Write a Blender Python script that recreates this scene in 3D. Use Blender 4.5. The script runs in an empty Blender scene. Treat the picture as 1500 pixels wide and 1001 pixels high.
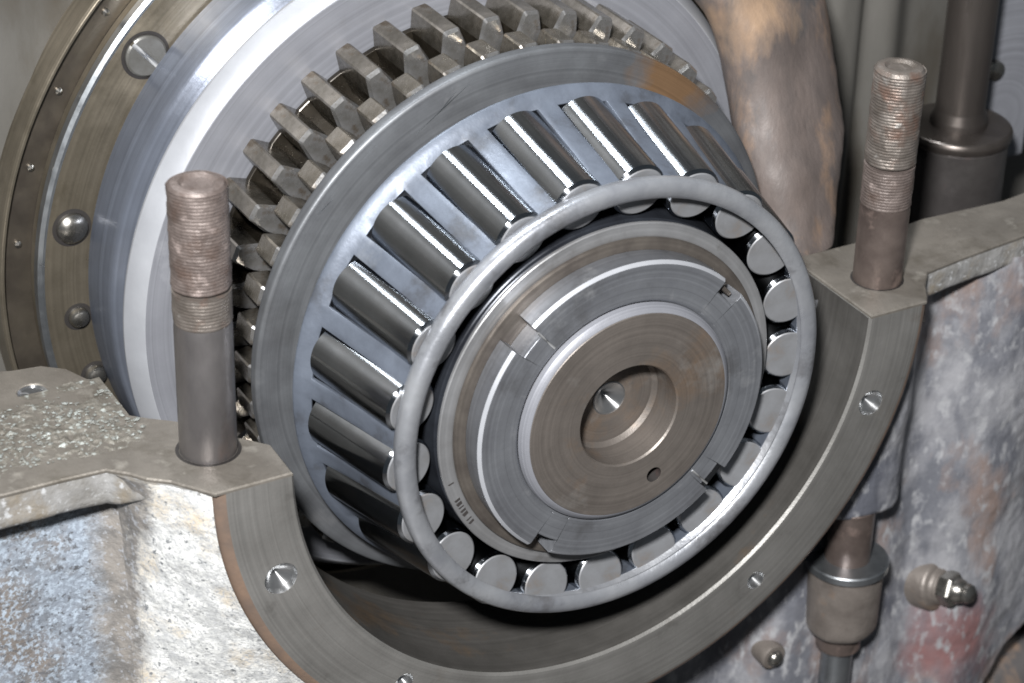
import bpy, bmesh, math, random
from mathutils import Vector, Matrix, noise as mnoise
from math import radians, sin, cos, pi, sqrt

C = bpy.context.scene.collection
S = 0.001                      # everything below is written in millimetres
random.seed(7)

# ------------------------------------------------------------------ camera
cam_d = bpy.data.cameras.new('camera')
cam = bpy.data.objects.new('camera', cam_d); C.objects.link(cam)
bpy.context.scene.camera = cam
POS = Vector((-366.1, -577.1, 407.4))
yaw, pitch, roll = radians(-29.9886), radians(29.7644), radians(1.6154)
fwd = Vector((-sin(yaw)*cos(pitch), cos(yaw)*cos(pitch), -sin(pitch)))
rt = Vector((cos(yaw), sin(yaw), 0)); up = rt.cross(fwd)
rt2 = cos(roll)*rt + sin(roll)*up; up2 = -sin(roll)*rt + cos(roll)*up
M = Matrix((rt2, up2, -fwd)).transposed().to_4x4(); M.translation = POS*S
cam.matrix_world = M
cam_d.sensor_width = 36; cam_d.lens = 3613.5/1500*36
cam_d.clip_start = 0.02; cam_d.clip_end = 20
cam_d.dof.use_dof = True; cam_d.dof.focus_distance = 0.80; cam_d.dof.aperture_fstop = 16

# ------------------------------------------------------------------ light
sc = bpy.context.scene
w = bpy.data.worlds.new('World'); sc.world = w; w.use_nodes = True
bg = w.node_tree.nodes['Background']
bg.inputs[0].default_value = (0.80, 0.90, 1.0, 1); bg.inputs[1].default_value = 0.09
def area(name, loc, target, size, power, col):
    l = bpy.data.lights.new(name, 'AREA'); l.shape = 'DISK'; l.size = size; l.energy = power; l.color = col
    o = bpy.data.objects.new(name, l); C.objects.link(o)
    o.location = Vector(loc)*S
    d = (Vector(target)-Vector(loc)).normalized()
    o.rotation_euler = d.to_track_quat('-Z', 'Y').to_euler()
    return o
area('flash_lamp', (-430, -560, 560), (0, 30, -10), 0.07, 23, (1.0, 0.985, 0.97))
line_lamp = area('roller_line_lamp', (-450, 825, 1170), (0, 30, 40), 0.13, 58, (0.93, 0.97, 1.0))  # unseen strip lamp added to draw white lines on the rollers
line_lamp.data.shape = 'RECTANGLE'; line_lamp.data.size_y = 1.5
sc.view_settings.view_transform = 'Standard'; sc.view_settings.look = 'None'
sc.view_settings.exposure = 0; sc.view_settings.gamma = 1
sc.cycles.filter_width = 1.7; sc.cycles.caustics_reflective = False; sc.cycles.caustics_refractive = False

# ------------------------------------------------------------------ materials
def mat(name, c1, c2=None, metal=1.0, rough=0.35, rvar=0.12, scale=60, detail=6, contrast=(0.35, 0.65),
        bump=0.0, bscale=900, bump2=0.0, b2scale=120, aniso=0.0, axis='Y', arot=0.25,
        stain=None, stain_at=(0.6, 0.7), sscale=40, sc3=(1, 1, 1), speck=None, speck_at=(0.62, 0.7), speck_scale=400, stain_metal=None, stain2=None, stain2_at=(.55, .7), s2scale=12, patch=None, turn=0.0, tscale=500):
    m = bpy.data.materials.new(name); m.use_nodes = True
    nt = m.node_tree; N = nt.nodes; L = nt.links
    b = N['Principled BSDF']
    tc = N.new('ShaderNodeTexCoord'); mp = N.new('ShaderNodeMapping'); mp.inputs['Scale'].default_value = sc3
    L.new(tc.outputs['Object'], mp.inputs[0])
    def nz(s, d=6, r=0.6):
        n = N.new('ShaderNodeTexNoise'); n.inputs['Scale'].default_value = s; n.inputs['Detail'].default_value = d
        n.inputs['Roughness'].default_value = r; L.new(mp.outputs[0], n.inputs['Vector']); return n
    def ramp(src, lo, hi):
        r = N.new('ShaderNodeMapRange'); r.inputs[1].default_value = lo; r.inputs[2].default_value = hi
        r.clamp = True; L.new(src, r.inputs[0]); return r.outputs[0]
    def mix(f, a, c):
        x = N.new('ShaderNodeMix'); x.data_type = 'RGBA'; L.new(f, x.inputs['Factor'])
        for v, i in ((a, 6), (c, 7)):
            if isinstance(v, tuple): x.inputs[i].default_value = (*v, 1)
            else: L.new(v, x.inputs[i])
        return x.outputs[2]
    n1 = nz(scale, detail)
    col = mix(ramp(n1.outputs[0], *contrast), c1, c2 or c1)
    metal_src = None
    if stain:
        n2 = nz(sscale, 8, 0.65); f = ramp(n2.outputs[0], *stain_at); col = mix(f, col, stain)
        if stain_metal is not None:
            mr = N.new('ShaderNodeMapRange'); mr.inputs[3].default_value = metal; mr.inputs[4].default_value = stain_metal
            L.new(f, mr.inputs[0]); L.new(mr.outputs[0], b.inputs['Metallic'])
    if stain2:
        n5 = nz(s2scale, 6, 0.6); col = mix(ramp(n5.outputs[0], *stain2_at), col, stain2)
    if patch:
        (px, py, pz), pr, pc = patch
        d = N.new('ShaderNodeVectorMath'); d.operation = 'DISTANCE'; d.inputs[1].default_value = (px*S, py*S, pz*S); L.new(tc.outputs['Object'], d.inputs[0])
        nn = nz(90, 6); ad = N.new('ShaderNodeMath'); ad.operation = 'MULTIPLY_ADD'; ad.inputs[1].default_value = pr*S*1.6; L.new(nn.outputs[0], ad.inputs[0]); L.new(d.outputs['Value'], ad.inputs[2])
        rm = N.new('ShaderNodeMapRange'); rm.inputs[1].default_value = pr*S*1.25; rm.inputs[2].default_value = pr*S*2.0; rm.inputs[3].default_value = 1; rm.inputs[4].default_value = 0
        L.new(ad.outputs[0], rm.inputs[0]); col = mix(rm.outputs[0], col, pc)
    if speck:
        n4 = nz(speck_scale, 3, 0.5); col = mix(ramp(n4.outputs[0], *speck_at), col, speck)
    L.new(col, b.inputs['Base Color'])
    if stain_metal is None: b.inputs['Metallic'].default_value = metal
    n3 = nz(scale*2.3, 5)
    rr = N.new('ShaderNodeMapRange'); rr.inputs[1].default_value = 0.3; rr.inputs[2].default_value = 0.7
    rr.inputs[3].default_value = max(0.03, rough-rvar); rr.inputs[4].default_value = rough+rvar
    L.new(n3.outputs[0], rr.inputs[0]); L.new(rr.outputs[0], b.inputs['Roughness'])
    h = None
    if turn:
        sp = N.new('ShaderNodeSeparateXYZ'); L.new(tc.outputs['Object'], sp.inputs[0])
        cb = N.new('ShaderNodeCombineXYZ'); L.new(sp.outputs[0], cb.inputs[0]); L.new(sp.outputs[2], cb.inputs[1])
        ln_ = N.new('ShaderNodeVectorMath'); ln_.operation = 'LENGTH'; L.new(cb.outputs[0], ln_.inputs[0])
        ad = N.new('ShaderNodeMath'); ad.operation = 'MULTIPLY_ADD'; ad.inputs[1].default_value = .73; L.new(sp.outputs[1], ad.inputs[0]); L.new(ln_.outputs['Value'], ad.inputs[2])
        tn = N.new('ShaderNodeTexNoise'); tn.noise_dimensions = '1D'; tn.inputs['Scale'].default_value = tscale; tn.inputs['Detail'].default_value = 5; tn.inputs['Roughness'].default_value = .75
        L.new(ad.outputs[0], tn.inputs['W'])
        bp = N.new('ShaderNodeBump'); bp.inputs['Strength'].default_value = turn; bp.inputs['Distance'].default_value = 0.0004; L.new(tn.outputs[0], bp.inputs['Height']); h = bp
        tr = N.new('ShaderNodeMapRange'); tr.inputs[1].default_value = .3; tr.inputs[2].default_value = .7; tr.inputs[3].default_value = .80; tr.inputs[4].default_value = 1.12; L.new(tn.outputs[0], tr.inputs[0])
        vm = N.new('ShaderNodeVectorMath'); vm.operation = 'SCALE'; L.new(col, vm.inputs[0]); L.new(tr.outputs[0], vm.inputs['Scale']); L.new(vm.outputs[0], b.inputs['Base Color'])
    if bump:
        nb = nz(bscale, 4); bp = N.new('ShaderNodeBump'); bp.inputs['Strength'].default_value = bump
        bp.inputs['Distance'].default_value = 0.0006; L.new(nb.outputs[0], bp.inputs['Height'])
        if h: L.new(h.outputs[0], bp.inputs['Normal'])
        h = bp
    if bump2:
        nb = nz(b2scale, 6); bp = N.new('ShaderNodeBump'); bp.inputs['Strength'].default_value = bump2
        bp.inputs['Distance'].default_value = 0.003; L.new(nb.outputs[0], bp.inputs['Height'])
        if h: L.new(h.outputs[0], bp.inputs['Normal'])
        h = bp
    if h: L.new(h.outputs[0], b.inputs['Normal'])
    if aniso:
        b.inputs['Anisotropic'].default_value = aniso; b.inputs['Anisotropic Rotation'].default_value = arot
        t = N.new('ShaderNodeTangent'); t.direction_type = 'RADIAL'; t.axis = axis; L.new(t.outputs[0], b.inputs['Tangent'])
    return m

MT = {}
MT['roller'] = mat('roller_steel', (.36, .38, .41), (.30, .32, .345), 1, .17, .02, 90, bump=.02, bscale=400, aniso=.9, axis='Z')
MT['roller_end'] = mat('ground_roller_end', (.30, .31, .33), (.24, .245, .255), .55, .42, .06, 120, bump=.06, bscale=900, stain=(.26, .22, .19), stain_at=(.55, .75), sscale=70)
MT['cage'] = mat('cage_steel', (.125, .145, .182), (.085, .098, .124), .35, .48, .07, 60, bump=.15, bscale=600, stain=(.06, .063, .07), stain_at=(.55, .72), sscale=60, stain2=(.165, .18, .205), stain2_at=(.6, .72), s2scale=26)
MT['cage_rim'] = mat('worn_cage_rim_steel', (.38, .395, .42), (.25, .262, .29), .6, .34, .09, 45, bump=.2, bscale=500, stain=(.15, .15, .158), stain_at=(.54, .68), sscale=55)
MT['race'] = mat('race_steel', (.29, .295, .305), (.22, .222, .228), .55, .38, .06, 70, bump=.05, bscale=800, turn=.2, stain=(.14, .135, .13), stain_at=(.6, .75), sscale=60)
MT['raceway'] = mat('near_black_raceway', (.035, .04, .05), (.02, .022, .028), .5, .3, .06, 70)  # near-black steel behind the front face of the race
MT['nut'] = mat('nut_steel', (.255, .268, .292), (.185, .193, .213), .65, .37, .07, 45, bump=.12, bscale=600, aniso=.3, turn=.06, tscale=600, stain=(.13, .133, .14), stain_at=(.54, .7), sscale=40, stain2=(.34, .35, .37), stain2_at=(.6, .72), s2scale=60)
MT['washer'] = mat('washer_steel', (.185, .165, .145), (.12, .105, .095), .7, .42, .08, 80, turn=.25)
MT['shaft'] = mat('shaft_steel', (.155, .138, .125), (.108, .096, .087), .5, .47, .07, 40, bump=.12, bscale=900, turn=.06, tscale=450, stain=(.185, .13, .09), stain_at=(.52, .72), sscale=30, stain2=(.20, .19, .18), stain2_at=(.58, .72), s2scale=45)
MT['flange'] = mat('flange_steel', (.165, .175, .188), (.115, .12, .13), .6, .5, .06, 40, bump=.08, bscale=800, turn=.05, stain=(.095, .098, .104), stain_at=(.55, .75), sscale=30, patch=((54, 0, 76), 17, (.22, .135, .075)), stain2=(.22, .225, .235), stain2_at=(.62, .74), s2scale=24)
MT['gear'] = mat('gear_steel', (.30, .275, .24), (.16, .145, .12), .85, .24, .1, 150, bump=.15, bscale=400, stain=(.13, .095, .06), stain_at=(.56, .7), sscale=110)
MT['gear_face'] = mat('grey_tooth_end_steel', (.31, .31, .315), (.18, .175, .165), .75, .3, .1, 130, bump=.12, bscale=400, stain=(.12, .09, .06), stain_at=(.56, .68), sscale=120)  # paler, greyer steel for the front ends of the teeth
MT['gear_dark'] = mat('dark_gear_steel', (.04, .034, .026), (.018, .015, .011), .5, .28, .1, 90)
MT['drum'] = mat('drum_steel', (.18, .202, .25), (.15, .167, .205), .6, .36, .05, 50, bump=.04, bscale=900, aniso=.8, turn=.2)
MT['disc'] = mat('disc_steel', (.225, .233, .26), (.195, .202, .226), .3, .5, .05, 40, bump=.08, bscale=700, turn=.04, stain=(.32, .33, .36), stain_at=(.62, .75), sscale=25, stain2=(.16, .16, .168), stain2_at=(.6, .75), s2scale=18)
MT['bevel'] = mat('bright_bevel_steel', (.37, .385, .415), (.30, .312, .338), .3, .42, .05, 30, bump=.05, bscale=700)
MT['brass'] = mat('oiled_bronze', (.21, .185, .145), (.145, .127, .097), .7, .36, .1, 45, stain=(.10, .085, .06), stain_at=(.55, .75), sscale=40, bump=.1, bscale=500, turn=.18, aniso=.5)
MT['ringdark'] = mat('dark_ring_steel', (.11, .095, .075), (.07, .06, .05), .7, .4, .1, 60)
MT['screw'] = mat('screw_steel', (.36, .35, .33), (.24, .23, .21), .95, .28, .08, 120)
MT['screw_dark'] = mat('dark_screw_steel', (.15, .15, .145), (.10, .098, .09), .4, .4, .06, 120, bump=.1, bscale=600)
MT['mach'] = mat('machined_iron', (.215, .212, .204), (.16, .157, .15), .45, .44, .06, 35, bump=.15, bscale=900, turn=.12, stain=(.15, .13, .11), stain_at=(.56, .76), sscale=28, stain2=(.12, .116, .11), stain2_at=(.62, .74), s2scale=70)
MT['rimrust'] = mat('rust_brown_edge', (.24, .165, .12), (.15, .115, .095), .3, .5, .08, 60, bump=.2, bscale=500)
MT['topface'] = mat('oily_machined_iron', (.185, .17, .15), (.125, .114, .10), .35, .45, .1, 45, bump=.35, bscale=500, stain=(.095, .085, .07), stain_at=(.52, .72), sscale=60, stain2=(.24, .225, .20), stain2_at=(.6, .72), s2scale=90)
MT['bore'] = mat('bore_iron', (.145, .14, .133), (.10, .096, .09), .55, .40, .06, 40, bump=.1, bscale=900, turn=.25, stain=(.20, .14, .09), stain_at=(.58, .72), sscale=22, stain2=(.10, .095, .09), stain2_at=(.6, .75), s2scale=45)
MT['cast_light'] = mat('pale_painted_cast_iron', (.62, .63, .62), (.40, .41, .41), .0, .5, .1, 260, bump=.8, bscale=620, bump2=.6, b2scale=180, contrast=(.42, .58),
                       stain=(.50, .44, .35), stain_at=(.55, .72), sscale=60, speck=(.16, .17, .18), speck_at=(.57, .66), speck_scale=480)
MT['cast_blue'] = mat('blue_grey_painted_cast_iron', (.20, .23, .275), (.115, .115, .12), .0, .5, .1, 110, bump=.8, bscale=520, bump2=.4, b2scale=120,
                      stain=(.15, .13, .115), stain_at=(.50, .66), sscale=45, speck=(.40, .48, .57), speck_at=(.53, .60), speck_scale=520)
def cast_left():
    m = bpy.data.materials.new('peeling_painted_cast_iron'); m.use_nodes = True; nt = m.node_tree; N = nt.nodes; L = nt.links; b = N['Principled BSDF']
    tc = N.new('ShaderNodeTexCoord')
    def nz(s, d=5, r=.6):
        n = N.new('ShaderNodeTexNoise'); n.inputs['Scale'].default_value = s; n.inputs['Detail'].default_value = d; n.inputs['Roughness'].default_value = r
        L.new(tc.outputs['Object'], n.inputs['Vector']); return n.outputs[0]
    def ramp(src, lo, hi):
        r = N.new('ShaderNodeMapRange'); r.inputs[1].default_value = lo; r.inputs[2].default_value = hi; L.new(src, r.inputs[0]); return r.outputs[0]
    def mix(f, a, c):
        x = N.new('ShaderNodeMix'); x.data_type = 'RGBA'; L.new(f, x.inputs['Factor'])
        for v, i in ((a, 6), (c, 7)):
            if isinstance(v, tuple): x.inputs[i].default_value = (*v, 1)
            else: L.new(v, x.inputs[i])
        return x.outputs[2]
    light = mix(ramp(nz(230), .42, .6), (.66, .67, .66), (.46, .47, .47))
    light = mix(ramp(nz(55), .52, .7), light, (.50, .44, .35))
    light = mix(ramp(nz(900, 3), .5, .62), light, (.40, .41, .42))
    light = mix(ramp(nz(480, 4), .6, .68), light, (.17, .18, .19))
    mid = mix(ramp(nz(120), .4, .6), (.22, .205, .19), (.14, .135, .13))  # shaded strip of the fillet beside the wall, painted as a colour
    mid = mix(ramp(nz(420, 3), .55, .66), mid, (.30, .31, .33))
    blue = mix(ramp(nz(60), .4, .6), (.205, .235, .28), (.13, .14, .155))
    blue = mix(ramp(nz(38), .5, .66), blue, (.15, .135, .125))
    blue = mix(ramp(nz(700, 3), .47, .62), blue, (.29, .34, .40))
    blue = mix(ramp(nz(520, 3), .56, .66), blue, (.085, .09, .10))
    blue = mix(ramp(nz(30), .55, .68), blue, (.16, .155, .155))
    sp = N.new('ShaderNodeSeparateXYZ'); L.new(tc.outputs['Object'], sp.inputs[0])
    ad = N.new('ShaderNodeMath'); ad.operation = 'MULTIPLY_ADD'; ad.inputs[1].default_value = .016; L.new(nz(110, 6, .7), ad.inputs[0]); L.new(sp.outputs[0], ad.inputs[2])
    col = mix(ramp(ad.outputs[0], -.155, -.147), blue, mid)
    col = mix(ramp(ad.outputs[0], -.1425, -.1385), col, light)
    L.new(col, b.inputs['Base Color']); b.inputs['Roughness'].default_value = .5
    h = None
    for sc_, st, d in ((600, .6, .0006), (170, .25, .003)):
        bp = N.new('ShaderNodeBump'); bp.inputs['Strength'].default_value = st; bp.inputs['Distance'].default_value = d; L.new(nz(sc_, 4), bp.inputs['Height'])
        if h: L.new(h.outputs[0], bp.inputs['Normal'])
        h = bp
    L.new(h.outputs[0], b.inputs['Normal']); return m
MT['cast_left'] = cast_left()
MT['cast_lip'] = mat('grey_cast_iron_edge', (.26, .26, .26), (.17, .165, .155), .1, .5, .1, 120, bump=.6, bscale=520, bump2=.2, b2scale=140,
                     stain=(.19, .165, .13), stain_at=(.55, .7), sscale=55, speck=(.40, .41, .42), speck_at=(.58, .7), speck_scale=430)
MT['cast_right'] = mat('worn_painted_cast_iron', (.235, .238, .255), (.115, .12, .138), .05, .5, .1, 40, bump=.6, bscale=420, bump2=.22, b2scale=90, sc3=(1, 1, .6), contrast=(.42, .58),
                       stain=(.085, .09, .108), stain_at=(.5, .62), sscale=26, stain2=(.20, .155, .14), stain2_at=(.54, .68), s2scale=34, patch=((184, 25, -178), 22, (.19, .105, .105)), speck=(.28, .285, .30), speck_at=(.54, .70), speck_scale=240)
MT['rust_stud'] = mat('rusty_thread', (.155, .128, .118), (.095, .076, .069), .3, .48, .08, 140, bump=.5, bscale=700, stain=(.09, .065, .055), stain_at=(.52, .66), sscale=90, stain2=(.26, .215, .20), stain2_at=(.6, .7), s2scale=160)
MT['stud'] = mat('stud_steel', (.215, .205, .205), (.145, .135, .135), .75, .36, .08, 60, bump=.12, bscale=500, stain=(.18, .125, .105), stain_at=(.58, .76), sscale=45, sc3=(1, 1, .4), stain2=(.10, .095, .095), stain2_at=(.6, .72), s2scale=70)
MT['stud_brown'] = mat('browned_stud_steel', (.155, .125, .112), (.085, .066, .06), .55, .36, .08, 70, bump=.2, bscale=400, stain=(.27, .205, .18), stain_at=(.55, .68), sscale=60)
MT['stud_grey'] = mat('grey_thread_steel', (.185, .165, .15), (.115, .10, .088), .5, .45, .08, 110, bump=.4, bscale=700, stain=(.15, .10, .08), stain_at=(.52, .66), sscale=80, stain2=(.26, .245, .23), stain2_at=(.62, .7), s2scale=150)
MT['brown_cast'] = mat('browned_casting', (.135, .11, .10), (.085, .072, .068), .08, .62, .1, 60, bump=.5, bscale=300, bump2=.2, b2scale=80,
                       stain=(.22, .15, .105), stain_at=(.5, .6), sscale=24, sc3=(1, 1, .4), patch=((108, 88, 80), 17, (.32, .22, .145)), stain2=(.075, .07, .07), stain2_at=(.53, .62), s2scale=38)
MT['darkiron'] = mat('dark_iron', (.075, .07, .068), (.05, .045, .045), .5, .42, .1, 50, bump=.2, bscale=300, stain=(.10, .06, .055), stain_at=(.6, .72), sscale=30)
MT['backwall'] = mat('grey_casing_wall', (.12, .116, .107), (.085, .082, .075), .2, .5, .08, 18, bump=.2, bscale=300, sc3=(1, 1, .35), stain=(.065, .056, .044), stain_at=(.5, .68), sscale=18)
MT['greyshaft'] = mat('grey_rod_steel', (.125, .11, .10), (.075, .065, .06), .75, .33, .08, 40, sc3=(1, 1, .2))
MT['washer_bright'] = mat('zinc_washer', (.34, .36, .38), (.25, .27, .29), .9, .35, .08, 80)
MT['rustnut'] = mat('rusty_nut', (.185, .165, .15), (.12, .105, .095), .3, .45, .1, 80, bump=.5, bscale=350, stain=(.21, .15, .11), stain_at=(.6, .74), sscale=60)
MT['residue'] = mat('gritty_residue', (.165, .155, .135), (.09, .083, .07), .1, .45, .12, 200, bump=.8, bscale=500, speck=(.32, .345, .33), speck_at=(.56, .68), speck_scale=360)
MT['grit'] = mat('pale_grit', (.23, .25, .24), (.085, .08, .07), .0, .35, .1, 300)
MT['holebright'] = mat('drilled_hole_steel', (.42, .43, .44), (.34, .345, .35), .9, .32, .04, 90, aniso=.9)
MT['floor'] = mat('near_black_matte', (.035, .032, .03), (.02, .018, .018), .2, .5, .1, 40)  # near-black for the light-blocking disc and the painted dark rings

# ------------------------------------------------------------------ helpers
def link(name, verts, faces, m, parent=None, sharp=28, smooth=True):
    me = bpy.data.meshes.new(name)
    me.from_pydata([Vector(v)*S for v in verts], [], faces); me.validate(); me.update()
    bm = bmesh.new(); bm.from_mesh(me); bmesh.ops.recalc_face_normals(bm, faces=bm.faces); bm.to_mesh(me); bm.free()
    me.materials.append(MT[m] if isinstance(m, str) else m)
    if smooth:
        me.polygons.foreach_set('use_smooth', [True]*len(me.polygons)); me.set_sharp_from_angle(angle=radians(sharp))
    o = bpy.data.objects.new(name, me); C.objects.link(o)
    if parent: o.parent = parent
    return o
def tag(o, label=None, cat=None, group=None, kind=None):
    if label: o['label'] = label
    if cat: o['category'] = cat
    if group: o['group'] = group
    if kind: o['kind'] = kind
    return o
def thing(name, label, cat, loc=(0, 0, 0), group=None):
    o = bpy.data.objects.new(name, None); C.objects.link(o); o.location = Vector(loc)*S
    o.empty_display_size = .02
    return tag(o, label, cat, group)
def chamfer(pr, c):
    out = [pr[0]]
    for a, b, d in zip(pr, pr[1:], pr[2:]):
        a, b, d = Vector(a), Vector(b), Vector(d)
        u, v = a-b, d-b
        if u.length < 1e-6 or v.length < 1e-6: continue
        if abs(u.normalized().dot(v.normalized())) > .97: out.append(tuple(b)); continue
        k = min(c, u.length*.4, v.length*.4)
        out += [tuple(b+u.normalized()*k), tuple(b+v.normalized()*k)]
    out.append(pr[-1]); return out
def lathe_data(pr, n=160, axis='Y', a0=0, a1=2*pi, closed_profile=False):
    """pr: (position along axis, radius)."""
    full = abs(a1-a0-2*pi) < 1e-6
    cols = n if full else n+1
    V, F = [], []
    for j in range(cols):
        a = a0+(a1-a0)*j/n
        for t, r in pr:
            V.append((r*cos(a), t, r*sin(a)) if axis == 'Y' else (r*cos(a), r*sin(a), t))
    k = len(pr)
    for j in range(n):
        j2 = (j+1) % cols
        for i in range(k-1 + (1 if closed_profile else 0)):
            i2 = (i+1) % k
            F.append((j*k+i, j*k+i2, j2*k+i2, j2*k+i))
    if not full and closed_profile:
        F.append(tuple(range(k))); F.append(tuple((cols-1)*k+i for i in reversed(range(k))))
    return V, F
def lathe(name, pr, m, parent=None, c=.5, n=160, axis='Y', closed=True, **kw):
    p = pr
    if closed: p = chamfer([pr[-1]]+list(pr)+[pr[0]], c)[1:-1] if c else list(pr)
    elif c: p = chamfer(pr, c)
    V, F = lathe_data(p, n, axis, closed_profile=closed, **kw)
    return link(name, V, F, m, parent)
def prism(name, poly, z0, z1, m, parent=None, ch=.6):
    """horizontal polygon (x, y) from z0 (bottom) up to z1, top edge chamfered."""
    n = len(poly); cx = sum(p[0] for p in poly)/n; cy = sum(p[1] for p in poly)/n
    A = 0.5*sum(poly[i][0]*poly[(i+1) % n][1]-poly[(i+1) % n][0]*poly[i][1] for i in range(n))
    if A < 0: poly = poly[::-1]
    ins = []
    for i in range(n):
        a, b, d = Vector(poly[i-1]), Vector(poly[i]), Vector(poly[(i+1) % n])
        e1, e2 = (b-a).normalized(), (d-b).normalized()
        n1, n2 = Vector((-e1.y, e1.x)), Vector((-e2.y, e2.x))
        h = (n1+n2); h = h/max(.3, h.dot(n1)) if h.length > 1e-6 else n1
        ins.append(b+h*ch)
    V = [(p[0], p[1], z0) for p in poly]+[(p[0], p[1], z1-ch) for p in poly]+[(p[0], p[1], z1) for p in ins]
    F = [tuple(reversed(range(n))), tuple(range(2*n, 3*n))]
    for k in (0, 1):
        for i in range(n):
            j = (i+1) % n; F.append((k*n+i, k*n+j, (k+1)*n+j, (k+1)*n+i))
    return link(name, V, F, m, parent, smooth=False)
def grid(name, fn, nu, nv, m, parent=None, keep=None, sharp=60, thick=0):
    V = [fn(i/nu, j/nv) for j in range(nv+1) for i in range(nu+1)]
    F = []
    for j in range(nv):
        for i in range(nu):
            f = (j*(nu+1)+i, j*(nu+1)+i+1, (j+1)*(nu+1)+i+1, (j+1)*(nu+1)+i)
            if keep is None or all(keep(*V[q]) for q in f): F.append(f)
    o = link(name, V, F, m, parent, sharp=sharp)
    if thick:
        md = o.modifiers.new('thickness', 'SOLIDIFY'); md.thickness = thick*S; md.offset = 0
    return o
def fbm(x, y, z, s, o=4):
    return mnoise.fractal(Vector((x, y, z))*s, 1.0, 2.0, o)
def bevel(o, wd=.4, seg=2, ang=35):
    md = o.modifiers.new('edge', 'BEVEL'); md.width = wd*S; md.segments = seg; md.limit_method = 'ANGLE'; md.angle_limit = radians(ang)
    md.harden_normals = False
    return o
def drill(o, holes, depth=12, axis='Y', m='holebright', parent=None, cone=True, face=0):
    """cut round blind holes (x, z, r) into a face looking to -Y; the cut walls are lined with a part of their own."""
    V, F = [], []
    for (x, z, r) in holes:
        v, f = lathe_data([(face-3, 0), (face-3, r), (face+depth, r), (face+depth+r*.45, 0)], 32)
        b0 = len(V); V += [(p[0]+x, p[1], p[2]+z) for p in v]; F += [tuple(b0+i for i in q) for q in f]
    cut = link('cutter', V, F, m); md = o.modifiers.new('cut', 'BOOLEAN'); md.object = cut; md.operation = 'DIFFERENCE'; md.solver = 'EXACT'
    bpy.context.view_layer.update()
    dg = bpy.context.evaluated_depsgraph_get()
    me = bpy.data.meshes.new_from_object(o.evaluated_get(dg)); o.modifiers.clear(); o.data = me
    me.set_sharp_from_angle(angle=radians(28))
    bpy.data.objects.remove(cut)
    for (x, z, r) in holes:
        lathe('drilled_hole', [(face+.6, r-.02), (face+.25, r+.0), (face+depth-.4, r-.12), (face+depth+r*.42, 0.01)], m, parent or o, c=0, n=32, closed=False).location = Vector((x, 0, z))*S

# ================================================================== LOWER HOUSING
H = thing('gearbox_housing', 'cast iron lower casing with machined half round saddle under the roller bearing', 'housing', (0, 0, -60))
def under(o, par):     # keep world placement while parenting to an empty that stands off the origin
    o.parent = par; o.matrix_parent_inverse = Matrix.Translation(-par.location); return o
R_B, R_O = 107.9, 134.0
def smooth(x): x = max(0, min(1, x)); return x*x*(3-2*x)
def saddle():
    n = 150; V, F = [], []; prof_n = None
    for j in range(n+1):
        a = pi + .009 + (pi-.018)*j/n
        dep = 17 + 30*smooth((math.degrees(a)-184)/16)
        pr = chamfer([(20, R_O-1), (2.6, R_O), (.7, R_O-2.4), (0, R_O-4.4), (0, R_B), (dep, R_B), (dep, R_O-1)], .9)
        k = len(pr)
        V += [(r*cos(a), t, -1.2 if j in (0, n) else r*sin(a)) for t, r in pr]
    for j in range(n):
        for i in range(k):
            F.append((j*k+i, j*k+(i+1) % k, (j+1)*k+(i+1) % k, (j+1)*k+i))
    F += [tuple(range(k)), tuple(n*k+i for i in reversed(range(k)))]
    o = link('bearing_saddle', V, F, 'mach'); o.data.materials.append(MT['bore']); o.data.materials.append(MT['rimrust'])
    return o
sad = saddle()
hs = []
for ang, rr, hr in ((-161.6, 119.3, 5.6), (-17.7, 117.8, 5.0), (-54.6, 119.6, 3.6), (-127, 116.5, 3.2)):
    hs.append((rr*cos(radians(ang)), rr*sin(radians(ang)), hr))
drill(sad, hs, 3.2)
for p in sad.data.polygons:
    c = p.center/S
    if c.y > 1.2 and abs(sqrt(c.x**2+c.z**2)-R_B) < .8: p.material_index = 1
    if sqrt(c.x**2+c.z**2) > R_O-4.2 and c.y < 4 and c.z < -1.5: p.material_index = 2
under(sad, H)
LP = [(-108.4, 0), (-134, 0), (-137, 4), (-143, 12.2), (-149, 17), (-152.5, 22), (-158, 27.2), (-172, 28), (-250, 28.5), (-250, 112), (-190, 110), (-174, 100), (-163.4, 96.4), (-154.2, 95.1),
      (-147.5, 89.5), (-143.5, 80), (-141.3, 67), (-139.8, 53.5), (-135, 49), (-129.7, 44.8), (-121.4, 37.4), (-115.2, 26.4), (-107.8, 17.6)]
RP = [(108.4, 0), (132, 0), (134.5, 3), (139, 10), (146, 17.4), (165, 20.5), (192, 23.8), (260, 32), (260, 58), (205, 50), (169, 51.5), (135, 47), (108.2, 47)]
MF = under(prism('mating_face', LP, -1.2, 0, 'topface', ch=.45), H)
under(prism('mating_face', RP, -1.2, 0, 'topface', ch=.45), H)
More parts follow.
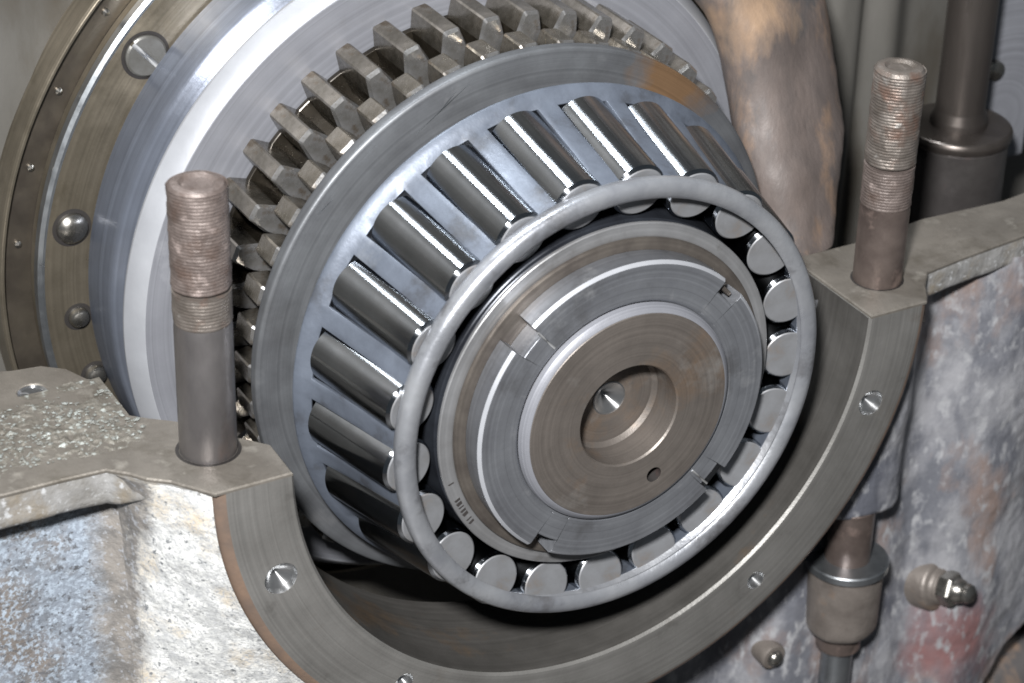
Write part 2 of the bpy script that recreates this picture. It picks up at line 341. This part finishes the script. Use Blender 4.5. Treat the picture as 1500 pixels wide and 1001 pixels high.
# rough cast lips under the split faces
def lip(pts, depth, taper=0, name='casting_lip'):
    nu = 110; nv = 10
    L = [0]
    for a, b in zip(pts, pts[1:]): L.append(L[-1]+(Vector(b)-Vector(a)).length)
    def at(s):
        d = s*L[-1]
        for i in range(len(pts)-1):
            if d <= L[i+1]+1e-6:
                f = (d-L[i])/(L[i+1]-L[i]); return Vector(pts[i]).lerp(Vector(pts[i+1]), f)
        return Vector(pts[-1])
    def fn(u, v):
        p = at(u); dd = depth*(.12+.88*smooth((u*L[-1]-taper*.15)/max(.1, taper))) if taper else depth
        z = -1.1-v*dd
        k = fbm(p.x, z, 3, .12, 4)*.32
        back = 0
        if v > .7: back = ((v-.7)/.3)**2*8
        return (p.x, p.y+k*min(1, v*6)+back-.3*smooth(v*5), z + k*.4*min(1, v*5))
    return grid(name, fn, nu, nv, 'cast_lip')
under(lip([(-137, 4.5), (-143, 12.4), (-149, 17.4), (-152.5, 22.4), (-158, 27.6), (-172, 28.4), (-250, 29)], 14.5, 26), H)
under(lip([(134.5, 3.5), (139, 10.5), (146, 18), (165, 21), (192, 24.3), (260, 32.5)], 13), H)
# pale rough side of the saddle, seen from the left
def web(u, v):
    z = -1.1-v*243
    xf = -sqrt(max(1, (R_O-.6)**2-z*z)) if z > -R_O+1 else -8
    u2 = u**.9
    x = xf+(-151-xf)*u2; y = 2.4+u2*31
    tp = [(-134, 2.6), (-137, 4.8), (-143, 12.6), (-149, 17.6), (-152.5, 22.4), (-156, 28), (-157, 34)]
    q = u2*(len(tp)-1.001); i = int(q); q -= i
    tx, ty = tp[i][0]+(tp[i+1][0]-tp[i][0])*q, tp[i][1]+(tp[i+1][1]-tp[i][1])*q
    b = math.exp((z+1.1)/17); x += (tx-x)*b; y += (ty-y)*b
    k = fbm(x, y, z, .08, 4)*.6+fbm(x, y, z, .35, 3)*.22
    e = 0 if u < .02 else 1
    return (x-k*.8*e-2.2*sin(pi*u)*1.0, y-k*.7*e, z)
under(grid('saddle_side', web, 60, 130, 'cast_left', sharp=80), H)
def lwall(u, v):
    x = -149-u*105; z = -9-v*235
    f = u*105
    y = 31 + 11*(1-math.exp(-f/5.5))
    k = fbm(x, 5, z, .06, 4)*.7+fbm(x, 9, z, .3, 3)*.2
    return (x, y-k, z)
under(grid('side_wall', lwall, 110, 150, 'cast_left', sharp=80), H)
# right-hand cast wall with the boss under the stud
def rbot(x):
    pts = [(0, -268), (100, -266), (196, -240), (203, -213), (214, -199), (230, -186), (270, -168)]
    for (a, b), (c, d) in zip(pts, pts[1:]):
        if x <= c: return b+(d-b)*(x-a)/(c-a)
    return -168
def rwall(u, v):
    x = 40+u*224; zb = max(-262, rbot(x)); z = -8+v*(zb+8)
    y = 30 - 9*math.exp(-((x-196-(z+90)*.12)/26)**2) + 5*math.exp(-((x-166)/10)**2) - 5*smooth((-z-120)/60)
    y += 14*smooth((112-x)/30)
    y -= 16*math.exp(-((x-131)/19)**4)*smooth((z+101)/4)
    k = fbm(x, 2, z, .03, 4)*1.3+fbm(x, 7, z, .25, 4)*.3
    e = smooth(v/.05)
    return (x, y-k*e+(10*((v-.96)/.04)**2 if v > .96 else 0), z)
under(grid('side_wall', rwall, 170, 150, 'cast_right', sharp=80), H)
# stud positions; their feet get painted crevice shade below
BL, BR = (-125.9, 23.9), (126.3, 21.2)
# hole in the small rear pad on the left
def cup(name, x, y, z, r, d, m, par):
    o = lathe(name, [(.05, r+.9), (.05, r), (-d, r*.96), (-d-2, .01)], m, None, c=0, n=40, axis='Z', closed=False)
    o.location = Vector((x, y, z))*S; return under(o, par)

# ================================================================== STUDS
def thread(z0, z1, r, pitch=1.1, depth=.16, top=True):
    pr = []; z = z0
    while z < z1-1.2:
        pr += [(z, r-depth), (z+pitch*.35, r), (z+pitch*.6, r)]; z += pitch
    if top: pr += [(z1-1.6, r-.4), (z1-.4, r-1.2), (z1, r-2.2), (z1, r-3.4), (z1-1.0, r-4.6), (z1-1.3, .01)]
    return pr
def wobble(o, amp, s):
    for v in o.data.vertices:
        p = v.co/S; k = fbm(p.x, p.y, p.z, s, 3)*amp; q = Vector((p.x, p.y, 0))
        if q.length > 1: v.co += q.normalized()*k*S
def stud(loc, h, r, zt, zc, label, shank, t_low, t_up, tilt=(0, 0)):
    t = thing('threaded_stud', label, 'stud', (loc[0], loc[1], 0), 'studs standing on the housing split face')
    t.rotation_euler = (radians(tilt[0]), radians(tilt[1]), 0)
    lathe('shank', [(-2.5, .01), (-2.5, r), (zt-2, r), (zt, r-.3), (zt, .01)], shank, t, c=.3, n=64, axis='Z', closed=False)
    a = lathe('thread', thread(zt-.1, zc, r+.1, top=False)+[(zc, .01)], t_low, t, c=0, n=64, axis='Z', closed=False); wobble(a, .18, .25)
    b = lathe('thread', thread(zc, h, r+.15), t_up, t, c=0, n=64, axis='Z', closed=False); wobble(b, .3, .25)
    return t
stud(BL, 91.5, 8.9, 46, 58, 'left stud with pinkish rusty thread above a smooth brown grey shank', 'stud', 'stud_grey', 'rust_stud')
stud(BR, 81, 8.7, 30, 46, 'right stud with bare hollow topped thread and rust stained brown shank', 'stud_brown', 'rust_stud', 'stud_grey')
# flat dark rings: crevice shade painted around the stud feet
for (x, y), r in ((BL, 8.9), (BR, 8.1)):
    o = lathe('stud_foot_shade', [(.06, r+1.3), (.08, r+.8), (.03, r+.1)], 'floor', None, c=0, n=48, axis='Z', closed=False)
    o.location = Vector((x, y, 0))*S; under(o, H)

# lower stud, washer and nut below the right boss
t = thing('lower_stud', 'brown stud with bright washer and rusty nut below the right hand boss', 'stud', (127.5, 22, -160))
lathe('shank', [(0, .01), (0, 8.6), (64, 8.6), (64, .01)], 'stud_brown', t, c=.4, n=48, axis='Z', closed=False)
lathe('washer', [(37.5, 8), (37.5, 15.8), (41, 15.8), (41, 8)], 'washer_bright', t, c=.5, n=64, axis='Z')
nb = lathe('nut', [(8, 8), (8, 11.4), (10.5, 13.2), (14, 13.6), (37.4, 14.2), (37.4, 8)], 'rustnut', t, c=.8, n=48, axis='Z'); wobble(nb, .7, .12)
lathe('stud_end', [(-40, .01), (-40, 6.2), (5, 6.2), (7.9, 5.0), (7.9, .01)], 'washer_bright', t, c=.5, n=32, axis='Z', closed=False)
t = thing('clamp_bolt', 'small bright domed bolt beside the nut at the bottom edge', 'bolt', (101, 26, -160))
lathe('bolt_head', [(0, .01), (0, 3.4), (-1.2, 3.2), (-2.5, 2.2), (-3.1, .01)], 'screw', t, c=.3, n=32, closed=False)
lathe('bolt_flange', [(0, 2), (0, 5.0), (1.0, 5.4), (9, 5.4), (9, 2)], 'rustnut', t, c=.4, n=32)
# grease nipple on the right wall
t = thing('grease_nipple', 'small steel grease nipple on a round brown boss of right casing wall', 'fitting', (177, 21.5, -149))
t.rotation_euler = (-.22, 0, .28)
lathe('boss', [(16, .01), (16, 11.4), (3.2, 10.6), (2.2, 9.6), (1.6, 7.5), (-.4, 7.3), (-.4, .01)], 'rustnut', t, c=1.0, n=48, closed=False)
lathe('hex_body', [(-.4, .01), (-.4, 7.2), (-5, 7.0), (-6.5, 5.8), (-6.5, .01)], 'screw', t, c=.4, n=6, closed=False)
lathe('nozzle', [(-6.3, 5.2), (-8.5, 4.6), (-9.8, 3.4), (-11, 4.0), (-12.6, 3.6), (-13.6, 2), (-13.8, .01)], 'screw', t, c=0, n=32, closed=False)
# dark part under the wall at the bottom right corner
def lowc(u, v):
    x = 170+u*140; z = -175-v*110
    return (x, 52+8*sin(u*4)+fbm(x, 1, z, .05, 4)*2, z)
o = tag(grid('lower_casting', lowc, 40, 30, 'darkiron', thick=3), 'dark casting behind the curved lower edge of the right wall', 'casting')
V, F = lathe_data([(0, .01), (0, 18), (60, 20), (60, .01)], 40, 'Z')
o = tag(link('brown_pipe', [(z_+0, y_*.8, x_) for x_, y_, z_ in V], F, 'brown_cast'), 'brown pipe end at the bottom right corner', 'pipe')
o.location = Vector((205, 44, -232))*S

# ================================================================== REAR CASING
BW = thing('rear_casing', 'grey rear casing wall behind the large bronze ring', 'casing', (0, 160, -60))
def bwall(u, v):
    x = -420+u*520; z = -260+v*560
    return (x, 149+fbm(x, 1, z, .012, 4)*3, z)
under(grid('rear_wall', bwall, 60, 60, 'backwall'), BW)
def bwall2(u, v):
    x = 100+u*330; z = -260+v*560
    y = 160 - 7*max(0, sin((x-100)*.11))**2 - 9*math.exp(-((x-205)/10)**4) + fbm(x, 1, z, .012, 4)*2
    return (x, y, z)
under(grid('rear_wall', bwall2, 160, 30, 'backwall'), BW)
o = lathe('light_block_disc', [(0, .01), (0, 700)], 'floor', None, c=0, n=48, axis='Z', closed=False)  # oversized dark disc added under the cavity to block light
o.location = (0, 0.1, -.27); tag(o, kind='structure')

# bronze ring with screws, and the outer ring round it
RG = thing('bronze_retaining_ring', 'oily bronze ring with slotted screws behind the steel drum', 'ring', (0, 134, 0))
lathe('ring_body', [(0, 112), (0, 138.6), (1.3, 140.6), (8, 140.6), (8, 112)], 'brass', RG, c=.35, n=220)
for ang, rr, sr, kind in ((139.7, 128.6, 7.2, 'slot'), (168.4, 130.1, 5.6, 'dome'), (-176.4, 127.6, 3.8, 'dome'), (-165.3, 127, 4.0, 'dome'), (112, 128.6, 5.6, 'dome')):
    x, z = rr*cos(radians(ang)), rr*sin(radians(ang))
    lathe('screw_recess_shade', [(-.12, sr+1.3), (-.2, sr+.2), (-.1, sr-.3)], 'floor', RG, c=0, n=40, closed=False).location = (x*S, 0, z*S)  # flat dark ring paints the shade of a recess around the screw
    if kind == 'slot':
        for sg in (1, -1):      # two half-moons leave the slot open between them
            n = 24; half = .8; a0 = math.asin(half/sr)
            ol = [(sr*cos(a0+(pi-2*a0)*i/n), sg*sr*sin(a0+(pi-2*a0)*i/n)) for i in range(n+1)]
            k = len(ol)
            V = [(p[0], .2, p[1]) for p in ol]+[(p[0], -1.0, p[1]) for p in ol]+[(p[0]*.9, -1.5, sg*half+(p[1]-sg*half)*.9) for p in ol]
            F = [tuple(range(2*k, 3*k))]+[(q*k+i, q*k+(i+1) % k, (q+1)*k+(i+1) % k, (q+1)*k+i) for q in (0, 1) for i in range(k)]
            s = link('screw_head', V, F, 'screw_dark', RG, smooth=False)
            s.location = (x*S, 0, z*S); s.rotation_euler = (0, radians(48), 0)
        s = lathe('screw_slot', [(-.9, .01), (-.9, sr-.6)], 'holebright', RG, c=0, n=32, closed=False); s.location = (x*S, 0, z*S)
    else:
        s = lathe('screw_head', [(-.1, sr), (-1.6, sr*.95), (-2.8, sr*.75), (-3.5, sr*.4), (-3.7, .01)], 'screw', RG, c=0, n=32, closed=False)
        s.location = (x*S, 0, z*S)
lathe('ring_edge', [(-.1, 138.5), (-.1, 139.4), (.7, 140.75), (4, 140.75)], 'washer_bright', RG, c=0, n=220, closed=False)
OR = thing('outer_ring', 'dark stepped steel ring around the bronze ring', 'ring', (0, 140, 0))
lathe('groove', [(2, 138), (2, 150.5), (7, 150.5), (7, 138)], 'ringdark', OR, c=.4, n=220)
lathe('raised_rim', [(-1.2, 150.6), (-2, 151.4), (-1.4, 152.6), (12, 153), (12, 150.6)], 'brass', OR, c=.8, n=220)
for ang in (172, 161, 150, 138, 126):
    s = lathe('pin', [(2, 1.3), (1, 1.2), (.5, .01)], 'screw', OR, c=0, n=16, closed=False)
    s.location = (145.5*cos(radians(ang))*S, 0, 145.5*sin(radians(ang))*S)

# ================================================================== DRUM, GEAR, FLANGE
D = thing('steel_drum', 'wide pale steel drum behind the gear teeth with a brightly lit edge band', 'drum', (0, 92, 0))
lathe('front_disc', [(0, 60), (0, 119.0), (4, 119.0), (9.4, 119), (9.4, 60)], 'disc', D, c=.15, n=240)
lathe('bevel_ring', [(.05, 118.9), (.05, 119.3), (6.8, 124.0), (8.4, 123.7), (9.4, 121.0), (9.3, 118.9)], 'bevel', D, c=.2, n=240)  # light caught by the bevel is put into a paler steel
lathe('drum_body', [(9.6, 60), (9.6, 115.5), (16, 116), (19.8, 122.4), (21, 123.3), (41, 123.5), (41, 60)], 'drum', D, c=.35, n=240)

G = thing('gear', 'double row steel gear with oily brown teeth between drum and flange', 'gear', (0, 54, 0))
lathe('gear_hub', [(0, 50), (0, 84.5), (13.5, 84.5), (13.5, 82), (17, 82), (17, 88.5), (37.9, 88.5), (37.9, 50)], 'gear_dark', G, c=.4, n=176)
def oily(o, rmax):     # near-black flanks towards the root, paler grey front ends
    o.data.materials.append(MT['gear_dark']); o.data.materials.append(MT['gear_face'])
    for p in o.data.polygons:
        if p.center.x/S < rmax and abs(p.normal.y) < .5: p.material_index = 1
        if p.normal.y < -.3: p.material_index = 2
lathe('dark_gap_ring', [(36.2, 87), (36.2, 97.0), (37.95, 97.4), (37.95, 87)], 'gear_dark', G, c=.2, n=176)  # added dark ring, paints the shaded recess behind the teeth
def tooth_mesh(r0, rt_, t0, t1, h0, hm, ht, lean=1.4):
    # cross-section half widths at root, mid, tip (mm); front face leans back, tip edges chamfered
    rm = r0+(rt_-r0)*.55
    sec = [(-h0, r0), (-hm, rm), (-ht, rt_-.5), (-ht+.6, rt_), (ht-.6, rt_), (ht, rt_-.5), (hm, rm), (h0, r0)]
    n = len(sec); V = []
    for t, sx, dr in ((t0, .86, -.9), (t0+lean, 1, 0), (t1-.6, 1, 0), (t1, .95, 0)):
        V += [(r+(dr if r > r0+1 else 0), t, x*sx) for x, r in sec]
    F = [tuple(range(n)), tuple(reversed(range(3*n, 4*n)))]
    for k in range(3):
        for i in range(n):
            F.append((k*n+i, k*n+(i+1) % n, (k+1)*n+(i+1) % n, (k+1)*n+i))
    return V, F
V, F = tooth_mesh(88, 103.8, 14.2, 37.8, 4.6, 4.7, 2.9)
t1 = link('gear_tooth', V, F, 'gear', G, sharp=20); oily(t1, 96.5)
V, F = tooth_mesh(84, 98.4, 1.2, 12.8, 4.7, 4.7, 3.4, 1.0)
t2 = link('gear_tooth', V, F, 'gear', G, sharp=20); oily(t2, 91.5)
for k in range(44):
    for src, off in ((t1, 0), (t2, 4.6)):
        a = radians(108.6+off+k*360/44)
        o = src if k == 0 else src.copy()
        if k: C.objects.link(o); o.parent = G
        o.rotation_euler = (0, -a, 0)

FL = tag(lathe('thrust_flange', [(0, 60), (0, 97.2), (.8, 98.2), (4.6, 98.2), (5.2, 97.4), (5.2, 60)], 'flange', None, c=.4, n=240),
         'flat dark steel flange ring between the gear and the roller bearing', 'flange')
FL.location = (0, .0478+.0022, 0)

for (xa, za, xb, zb, wd) in ((-21, 92.6, -41.5, 77.8, .3), (-27, 90, -33, 84, .22), (-70, 62, -76, 57, .2)):
    d = Vector((xb-xa, zb-za)).normalized(); n_ = Vector((-d.y, d.x))*wd
    V = [(xa, -.02, za), ((xa+xb)/2+n_.x, -.02, (za+zb)/2+n_.y), (xb, -.02, zb), ((xa+xb)/2-n_.x, -.02, (za+zb)/2-n_.y)]
    V += [(p[0], .3, p[2]) for p in V]
    link('scratch', V, [(0, 1, 2, 3), (7, 6, 5, 4), (0, 4, 5, 1), (1, 5, 6, 2), (2, 6, 7, 3), (3, 7, 4, 0)], 'washer_bright', FL, smooth=False)
# ================================================================== TAPERED ROLLER BEARING
B = thing('roller_bearing', 'tapered roller bearing with bare rollers in a steel cage on the shaft', 'bearing', (0, 0, 0))
lathe('inner_race', [(-5.5, 45), (-5.5, 61.3), (-4.2, 61.5), (-4.0, 60), (-4.0, 45)], 'race', B, c=.3, n=200)
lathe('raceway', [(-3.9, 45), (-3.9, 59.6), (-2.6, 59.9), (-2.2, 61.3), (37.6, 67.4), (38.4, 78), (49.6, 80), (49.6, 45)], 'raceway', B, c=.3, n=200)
V, F = [], []
for k, aa in enumerate((196, 203, 204.6, 206.2, 207.8, 209.4, 212, 213.6)):
    a = radians(aa); b0 = len(V); hw_ = .35+.25*(k % 3)
    for t_ in (-5.52, -5.3):
        for dr, ds in ((-1.1, -hw_), (1.1, -hw_*.6), (.8, hw_), (-1.0, hw_*.7)):
            V.append(((59.2+dr)*cos(a)-ds*sin(a), t_, (59.2+dr)*sin(a)+ds*cos(a)))
    F += [tuple(b0+q for q in f) for f in ((0, 1, 2, 3), (7, 6, 5, 4), (0, 4, 5, 1), (1, 5, 6, 2), (2, 6, 7, 3), (3, 7, 4, 0))]
link('stamp_mark', V, F, 'darkiron', B, smooth=False)
NR = 21; PH = 134.2
sl, sr_ = Vector((71.1, -3.7)), Vector((78.3, 36.2))        # (radius, y) of the two end centres
ax = (sr_-sl); ln = ax.length; tl = math.atan2(ax.x, ax.y)
rp = [(0, .01), (0, 4.0), (0, 7.9), (.25, 8.35), (1.4, 9.25), (ln-.8, 10.15), (ln, 9.4), (ln, .01)]
V, F = lathe_data(rp, 56, 'Z')
rol = link('roller', V, F, 'roller', B); rol.data.materials.append(MT['roller_end'])
for p in rol.data.polygons:
    if p.center.z < .0002: p.material_index = 1
cg_out = lambda y: 76.6+(85.8-76.6)*(y/36.0)
for k in range(NR):
    a = radians(PH+k*360/NR)
    o = rol if k == 0 else rol.copy()
    if k: C.objects.link(o); o.parent = B
    # local Z of the roller runs from the small to the large end
    e_r = Vector((cos(a), 0, sin(a))); e_y = Vector((0, 1, 0)); z_ = (e_r*sin(tl)+e_y*cos(tl)).normalized()
    x_ = (e_r*cos(tl)-e_y*sin(tl)).normalized(); y_ = z_.cross(x_)
    m = Matrix((x_, y_, z_)).transposed().to_4x4()
    m = m @ Matrix.Rotation(random.uniform(0, 6), 4, 'Z')
    m.translation = (e_r*sl.x+e_y*sl.y)*S
    o.matrix_local = m
def cage():
    rows = [(39.8, 90.3), (38.9, 90.1), (37.4, 88.2), (35.4, cg_out(35.4)), (24, cg_out(24)), (12, cg_out(12)), (-2.9, 76.1), (-3.6, 75.8), (-5.0, 77.0), (-7.6, 78.1), (-9.8, 78.0), (-11.1, 77.0), (-11.6, 75.2), (-11.3, 73.2), (-10.0, 71.5)]
    w0, w1 = 3, 6
    V, F = [], []; cols = []
    for k in range(NR):
        base = 360/NR*k + PH
        cols += [(base, f) for f in (-1, -.5, 0, .5, 1, 1.4, 1.8, 2.2)]
    P = 360/NR
    for (base, f) in cols:
        for i, (y, r) in enumerate(rows):
            s = max(0, min(1, (35.4-y)/38.3)); hw = 6.2-.3*s
            if f <= 1: d = f*hw
            else: d = hw+(P-2*hw)*(f-1)/1.6
            a = radians(base+d); V.append((r*cos(a), y, r*sin(a)))
    n = len(rows); nc = len(cols)
    for c in range(nc):
        c2 = (c+1) % nc; win = (c % 8) < 4
        for i in range(n-1):
            if win and w0 <= i < w1: continue
            F.append((c*n+i, c*n+i+1, c2*n+i+1, c2*n+i))
    o = link('cage', V, F, 'cage', B, sharp=50)
    bm = bmesh.new(); bm.from_mesh(o.data); bmesh.ops.recalc_face_normals(bm, faces=bm.faces)
    f = max(bm.faces, key=lambda q: q.calc_center_median().y)
    c_ = f.calc_center_median()
    if f.normal.dot(Vector((c_.x, 0, c_.z))) < 0: bmesh.ops.reverse_faces(bm, faces=bm.faces)
    bm.to_mesh(o.data); bm.free()
    o.data.materials.append(MT['cage_rim'])
    for p in o.data.polygons:
        if p.center.y < -.0036: p.material_index = 1
    md = o.modifiers.new('thickness', 'SOLIDIFY'); md.thickness = 1.7*S; md.offset = -1
    bevel(o, .55, 2, 40)
    return o
cage()

# ================================================================== LOCK WASHER, NUT, SHAFT
LW = thing('lock_washer', 'thin brownish tab washer between bearing race and slotted nut', 'washer', (0, -7.3, 0))
lathe('washer_plate', [(0, 38), (0, 56.2), (.4, 56.8), (1.75, 56.8), (1.75, 38)], 'washer', LW, c=.3, n=200)
def tabv(ang, w_=3.4):
    V = []
    for t in (.5, -6.2):
        for r in (49.4, 51.0):
            for s in (-w_, w_): 
                a = radians(ang); V.append((r*cos(a)-s*sin(a), t, r*sin(a)+s*cos(a)))
    F = [(0, 1, 3, 2), (4, 6, 7, 5), (0, 4, 5, 1), (2, 3, 7, 6), (0, 2, 6, 4), (1, 5, 7, 3)]
    return bevel(link('bent_tab', V, F, 'washer', LW, smooth=False), .4)
tabv(42.5, 3.0)
def nut():
    out = []; ro, rn, hw = 53.0, 48.2, 4.7
    N0 = 136.2
    ANG = [136.4, 42.5, -44.0, -124.5]
    for k in range(4):
        a = ANG[k]; nx = ANG[(k+1) % 4]-(360 if k == 3 else 0)
        dn, do = math.degrees(math.asin(hw/rn)), math.degrees(math.asin(hw/ro))
        out += [(ro, a+do), (rn, a+dn), (rn, a+dn*.33), (rn, a-dn*.33), (rn, a-dn), (ro, a-do)]
        a2 = a-do; e = nx+do
        for i in range(1, 30): out.append((ro, a2+(e-a2)*i/30))
    n = len(out); V = []
    def ring(y, f):
        for r, d in out:
            rr = f(r); V.append((rr*cos(radians(d)), y, rr*sin(radians(d))))
    ring(0, lambda r: 38.2); ring(0, lambda r: r); ring(-7.5, lambda r: r); ring(-8.5, lambda r: r-1.1 if r > 50 else r-.25)
    ring(-8.5, lambda r: 39.8); ring(-7.3, lambda r: 38.4); ring(0, lambda r: 38.2)
    F = [(k*n+i, k*n+(i+1) % n, (k+1)*n+(i+1) % n, (k+1)*n+i) for k in range(6) for i in range(n)]
    o = link('slotted_nut', V, F, 'nut', None, sharp=22); o.data.materials.append(MT['bevel'])
    for p in o.data.polygons:
        c = p.center/S
        if -8.45 < c.y < -7.55 and sqrt(c.x**2+c.z**2) > 49.5 and abs(p.normal.y) > .3: p.material_index = 1
    o.location = (0, -.0073, 0)
    return bevel(o, .28, 2, 40)
N_ = tag(nut(), 'dark steel slotted ring nut screwed on the end of the shaft', 'nut')
# fine witness lines scribed across the nut face are shallow raised burrs
for a in (131.5, -47.5):
    V = []
    for r in (40.6, 50.0):
        for s in (-.35, .35):
            for t in (-8.52, -8.66):
                V.append((r*cos(radians(a))-s*sin(radians(a)), t, r*sin(radians(a))+s*cos(radians(a))))
    link('witness_line', V, [(0, 2, 6, 4), (1, 5, 7, 3), (0, 4, 5, 1), (2, 3, 7, 6), (0, 1, 3, 2), (4, 6, 7, 5)], 'holebright', N_, smooth=False)

pr = [(-.8, 0), (-5.6, 5.0), (-5.9, 5.6), (-5.9, 12), (-5.7, 16.2), (-7, 17.7), (-17.9, 17.8), (-18.5, 18.3), (-18.5, 36.0), (-18.1, 36.3), (-15.2, 36.3), (-15.0, 37.9), (60, 37.9), (60, 0)]
V, F = lathe_data(pr, 200)
SH = link('output_shaft', V, F, 'shaft')
bm = bmesh.new(); bm.from_mesh(SH.data); bmesh.ops.remove_doubles(bm, verts=bm.verts, dist=1e-6); bmesh.ops.recalc_face_normals(bm, faces=bm.faces)
bm.to_mesh(SH.data); bm.free(); SH.data.set_sharp_from_angle(angle=radians(28))
tag(SH, 'brown grey steel shaft end with a deep round centre bore', 'shaft')
drill(SH, [(10.67, -25.1, 2.75)], 7, face=-18.5, m='darkiron')
lathe('centre_hole', [(-6.0, 6.0), (-6.05, 5.5), (-5.75, 4.95), (-.95, .02)], 'holebright', SH, c=0, n=40, closed=False)

lathe('polished_chamfer', [(-18.15, 36.0), (-18.25, 36.4), (-16.8, 38.4), (-15.0, 38.7), (-15.0, 36.0)], 'disc', SH, c=.15, n=200)
# ================================================================== RIGHT REAR
def arm(u, v):
    KX = [(52, 108, 175, 124), (66, 100, 130, 138), (84, 92, 92, 147), (94, 84, 75, 150), (100, 78, 56, 151), (100.5, 70, 38, 150), (101, 61, 24, 145), (104, 53, 9, 139), (104.5, 46, -1, 133)]
    s = v*(len(KX)-1); i = min(int(s), len(KX)-2); f = s-i
    p0 = KX[max(0, i-1)]; p1 = KX[i]; p2 = KX[i+1]; p3 = KX[min(len(KX)-1, i+2)]
    def cr(k): return .5*((2*p1[k])+(-p0[k]+p2[k])*f+(2*p0[k]-5*p1[k]+4*p2[k]-p3[k])*f*f+(-p0[k]+3*p1[k]-3*p2[k]+p3[k])*f**3)
    xl, y, z, xr = (cr(k) for k in range(4))
    a = u*2*pi; rg = 1+.16*max(0, cos(a+1.9))**6-.10*max(0, cos(a+.9))**2; cx = (xl+xr)/2; hw = (xr-xl)/2
    k = fbm(cx+hw*cos(a), y, z, .05, 5)
    # across the view: local x follows the camera's right, depth goes away from the camera
    if v < .02: hw *= max(.02, v/.02)**.5
    return (cx+(hw+k*1.2)*cos(a)*.96+.25*hw*sin(a), y+10+(hw*.62*rg+k)*sin(a), z-0.1*hw*cos(a))
o = tag(grid('cast_arm', arm, 64, 60, 'brown_cast', sharp=80), 'curved brown casting arm standing behind the right stud', 'casting')
RS = thing('selector_rod', 'brown grey vertical rod rising from a flanged boss at upper right', 'rod', (216, 92, 12))
lathe('rod', [(-4, .01), (-4, 11.5), (3, 11.2), (7, 9.6), (150, 9.6), (150, .01)], 'greyshaft', RS, c=.5, n=48, axis='Z', closed=False)
lathe('flange', [(-5, 9), (-5, 20.5), (-2, 21.5), (0, 20.5), (.5, 14), (.8, 9)], 'greyshaft', RS, c=.5, n=64, axis='Z')
lathe('boss', [(-130, .01), (-130, 20), (-5.1, 20), (-5.1, .01)], 'darkiron', RS, c=.5, n=64, axis='Z', closed=False)
t = thing('edge_strip', 'light grey vertical strip with small bright bolt at top right edge', 'strip', (252, 110, 0))
V = [(x, y, z) for z in (-20, 160) for y in (0, 14) for x in (-12, 16)]
bevel(link('strip_body', V, [(0, 2, 3, 1), (4, 5, 7, 6), (0, 1, 5, 4), (2, 6, 7, 3), (0, 4, 6, 2), (1, 3, 7, 5)], 'disc', t, smooth=False), 1.5)
lathe('bolt_head', [(0, 4.2), (-2.4, 3.9), (-3.4, .01)], 'screw', t, c=0, n=24, closed=False).location = (-6*S, 0, 22*S)

# pad hole on the left split face and grit lying on it
V, F = lathe_data([(3, 0), (3, 5.2), (.0, 5.2), (-1.0, 4.3), (-9, 4.3), (-9, 0)], 40, 'Z')
cut = link('cutter', [(p[0]-162.2, p[1]+80.5, p[2]) for p in V], F, 'holebright')
md = MF.modifiers.new('cut', 'BOOLEAN'); md.object = cut; md.operation = 'DIFFERENCE'; md.solver = 'EXACT'
bpy.context.view_layer.update()
MF.data = bpy.data.meshes.new_from_object(MF.evaluated_get(bpy.context.evaluated_depsgraph_get())); MF.modifiers.clear(); bpy.data.objects.remove(cut)
o = lathe('tapped_hole', [(-.02, 5.25), (-1.0, 4.2), (-3.5, 4.0), (-5.2, 2.4), (-6, .01)], 'holebright', None, c=0, n=40, axis='Z', closed=False)
o.location = Vector((-162.2, 80.5, 0))*S; under(o, H)
def resid(u, v):
    x = -206+u*66; y = 36+v*44
    e = min(1, (1-u)/.14, v/.14, (1-v)/.4) + fbm(x, y, 8, .09, 4)*.9 - .12
    e = smooth(e)
    k = max(-.4, fbm(x, y, 0, .45, 5)*1.0+fbm(x, y, 4, .12, 3)*.5)
    return (x, y, .03+(k+.1)*e if e > .04 else -.25)
under(tag(grid('gasket_residue', resid, 150, 90, 'residue', sharp=80), kind='stuff'), H)
V, F = [], []
ico = [(0, 0, 1), (.89, 0, .45), (.28, .85, .45), (-.72, .53, .45), (-.72, -.53, .45), (.28, -.85, .45), (0, 0, -.3)]
icf = [(0, 1, 2), (0, 2, 3), (0, 3, 4), (0, 4, 5), (0, 5, 1), (6, 2, 1), (6, 3, 2), (6, 4, 3), (6, 5, 4), (6, 1, 5)]
cnt = 0
while cnt < 520:
    x = random.uniform(-205, -139); y = random.uniform(38, 74)
    if y > 100+(x+139)*.2 or x > -141 and y > 50: continue
    if fbm(x, y, 0, .07, 4)+random.uniform(-.25, .25) < -.05: continue
    s = random.choice((.35, .5, .7, .9, 1.2))*random.uniform(.6, 1.1); a = random.uniform(0, 6.28); b0 = len(V)
    ca, sa = cos(a), sin(a); hx, hy = s*random.uniform(.7, 1.5), s*random.uniform(.6, 1.1)
    V += [(x+(p[0]*hx*ca-p[1]*hy*sa), y+(p[0]*hx*sa+p[1]*hy*ca), .05+p[2]*s*.75) for p in ico]; F += [tuple(b0+i for i in f) for f in icf]
    cnt += 1
tag(link('grit', V, F, 'grit', None, smooth=False), 'pale grit scattered over the left split face', 'grit', kind='stuff')
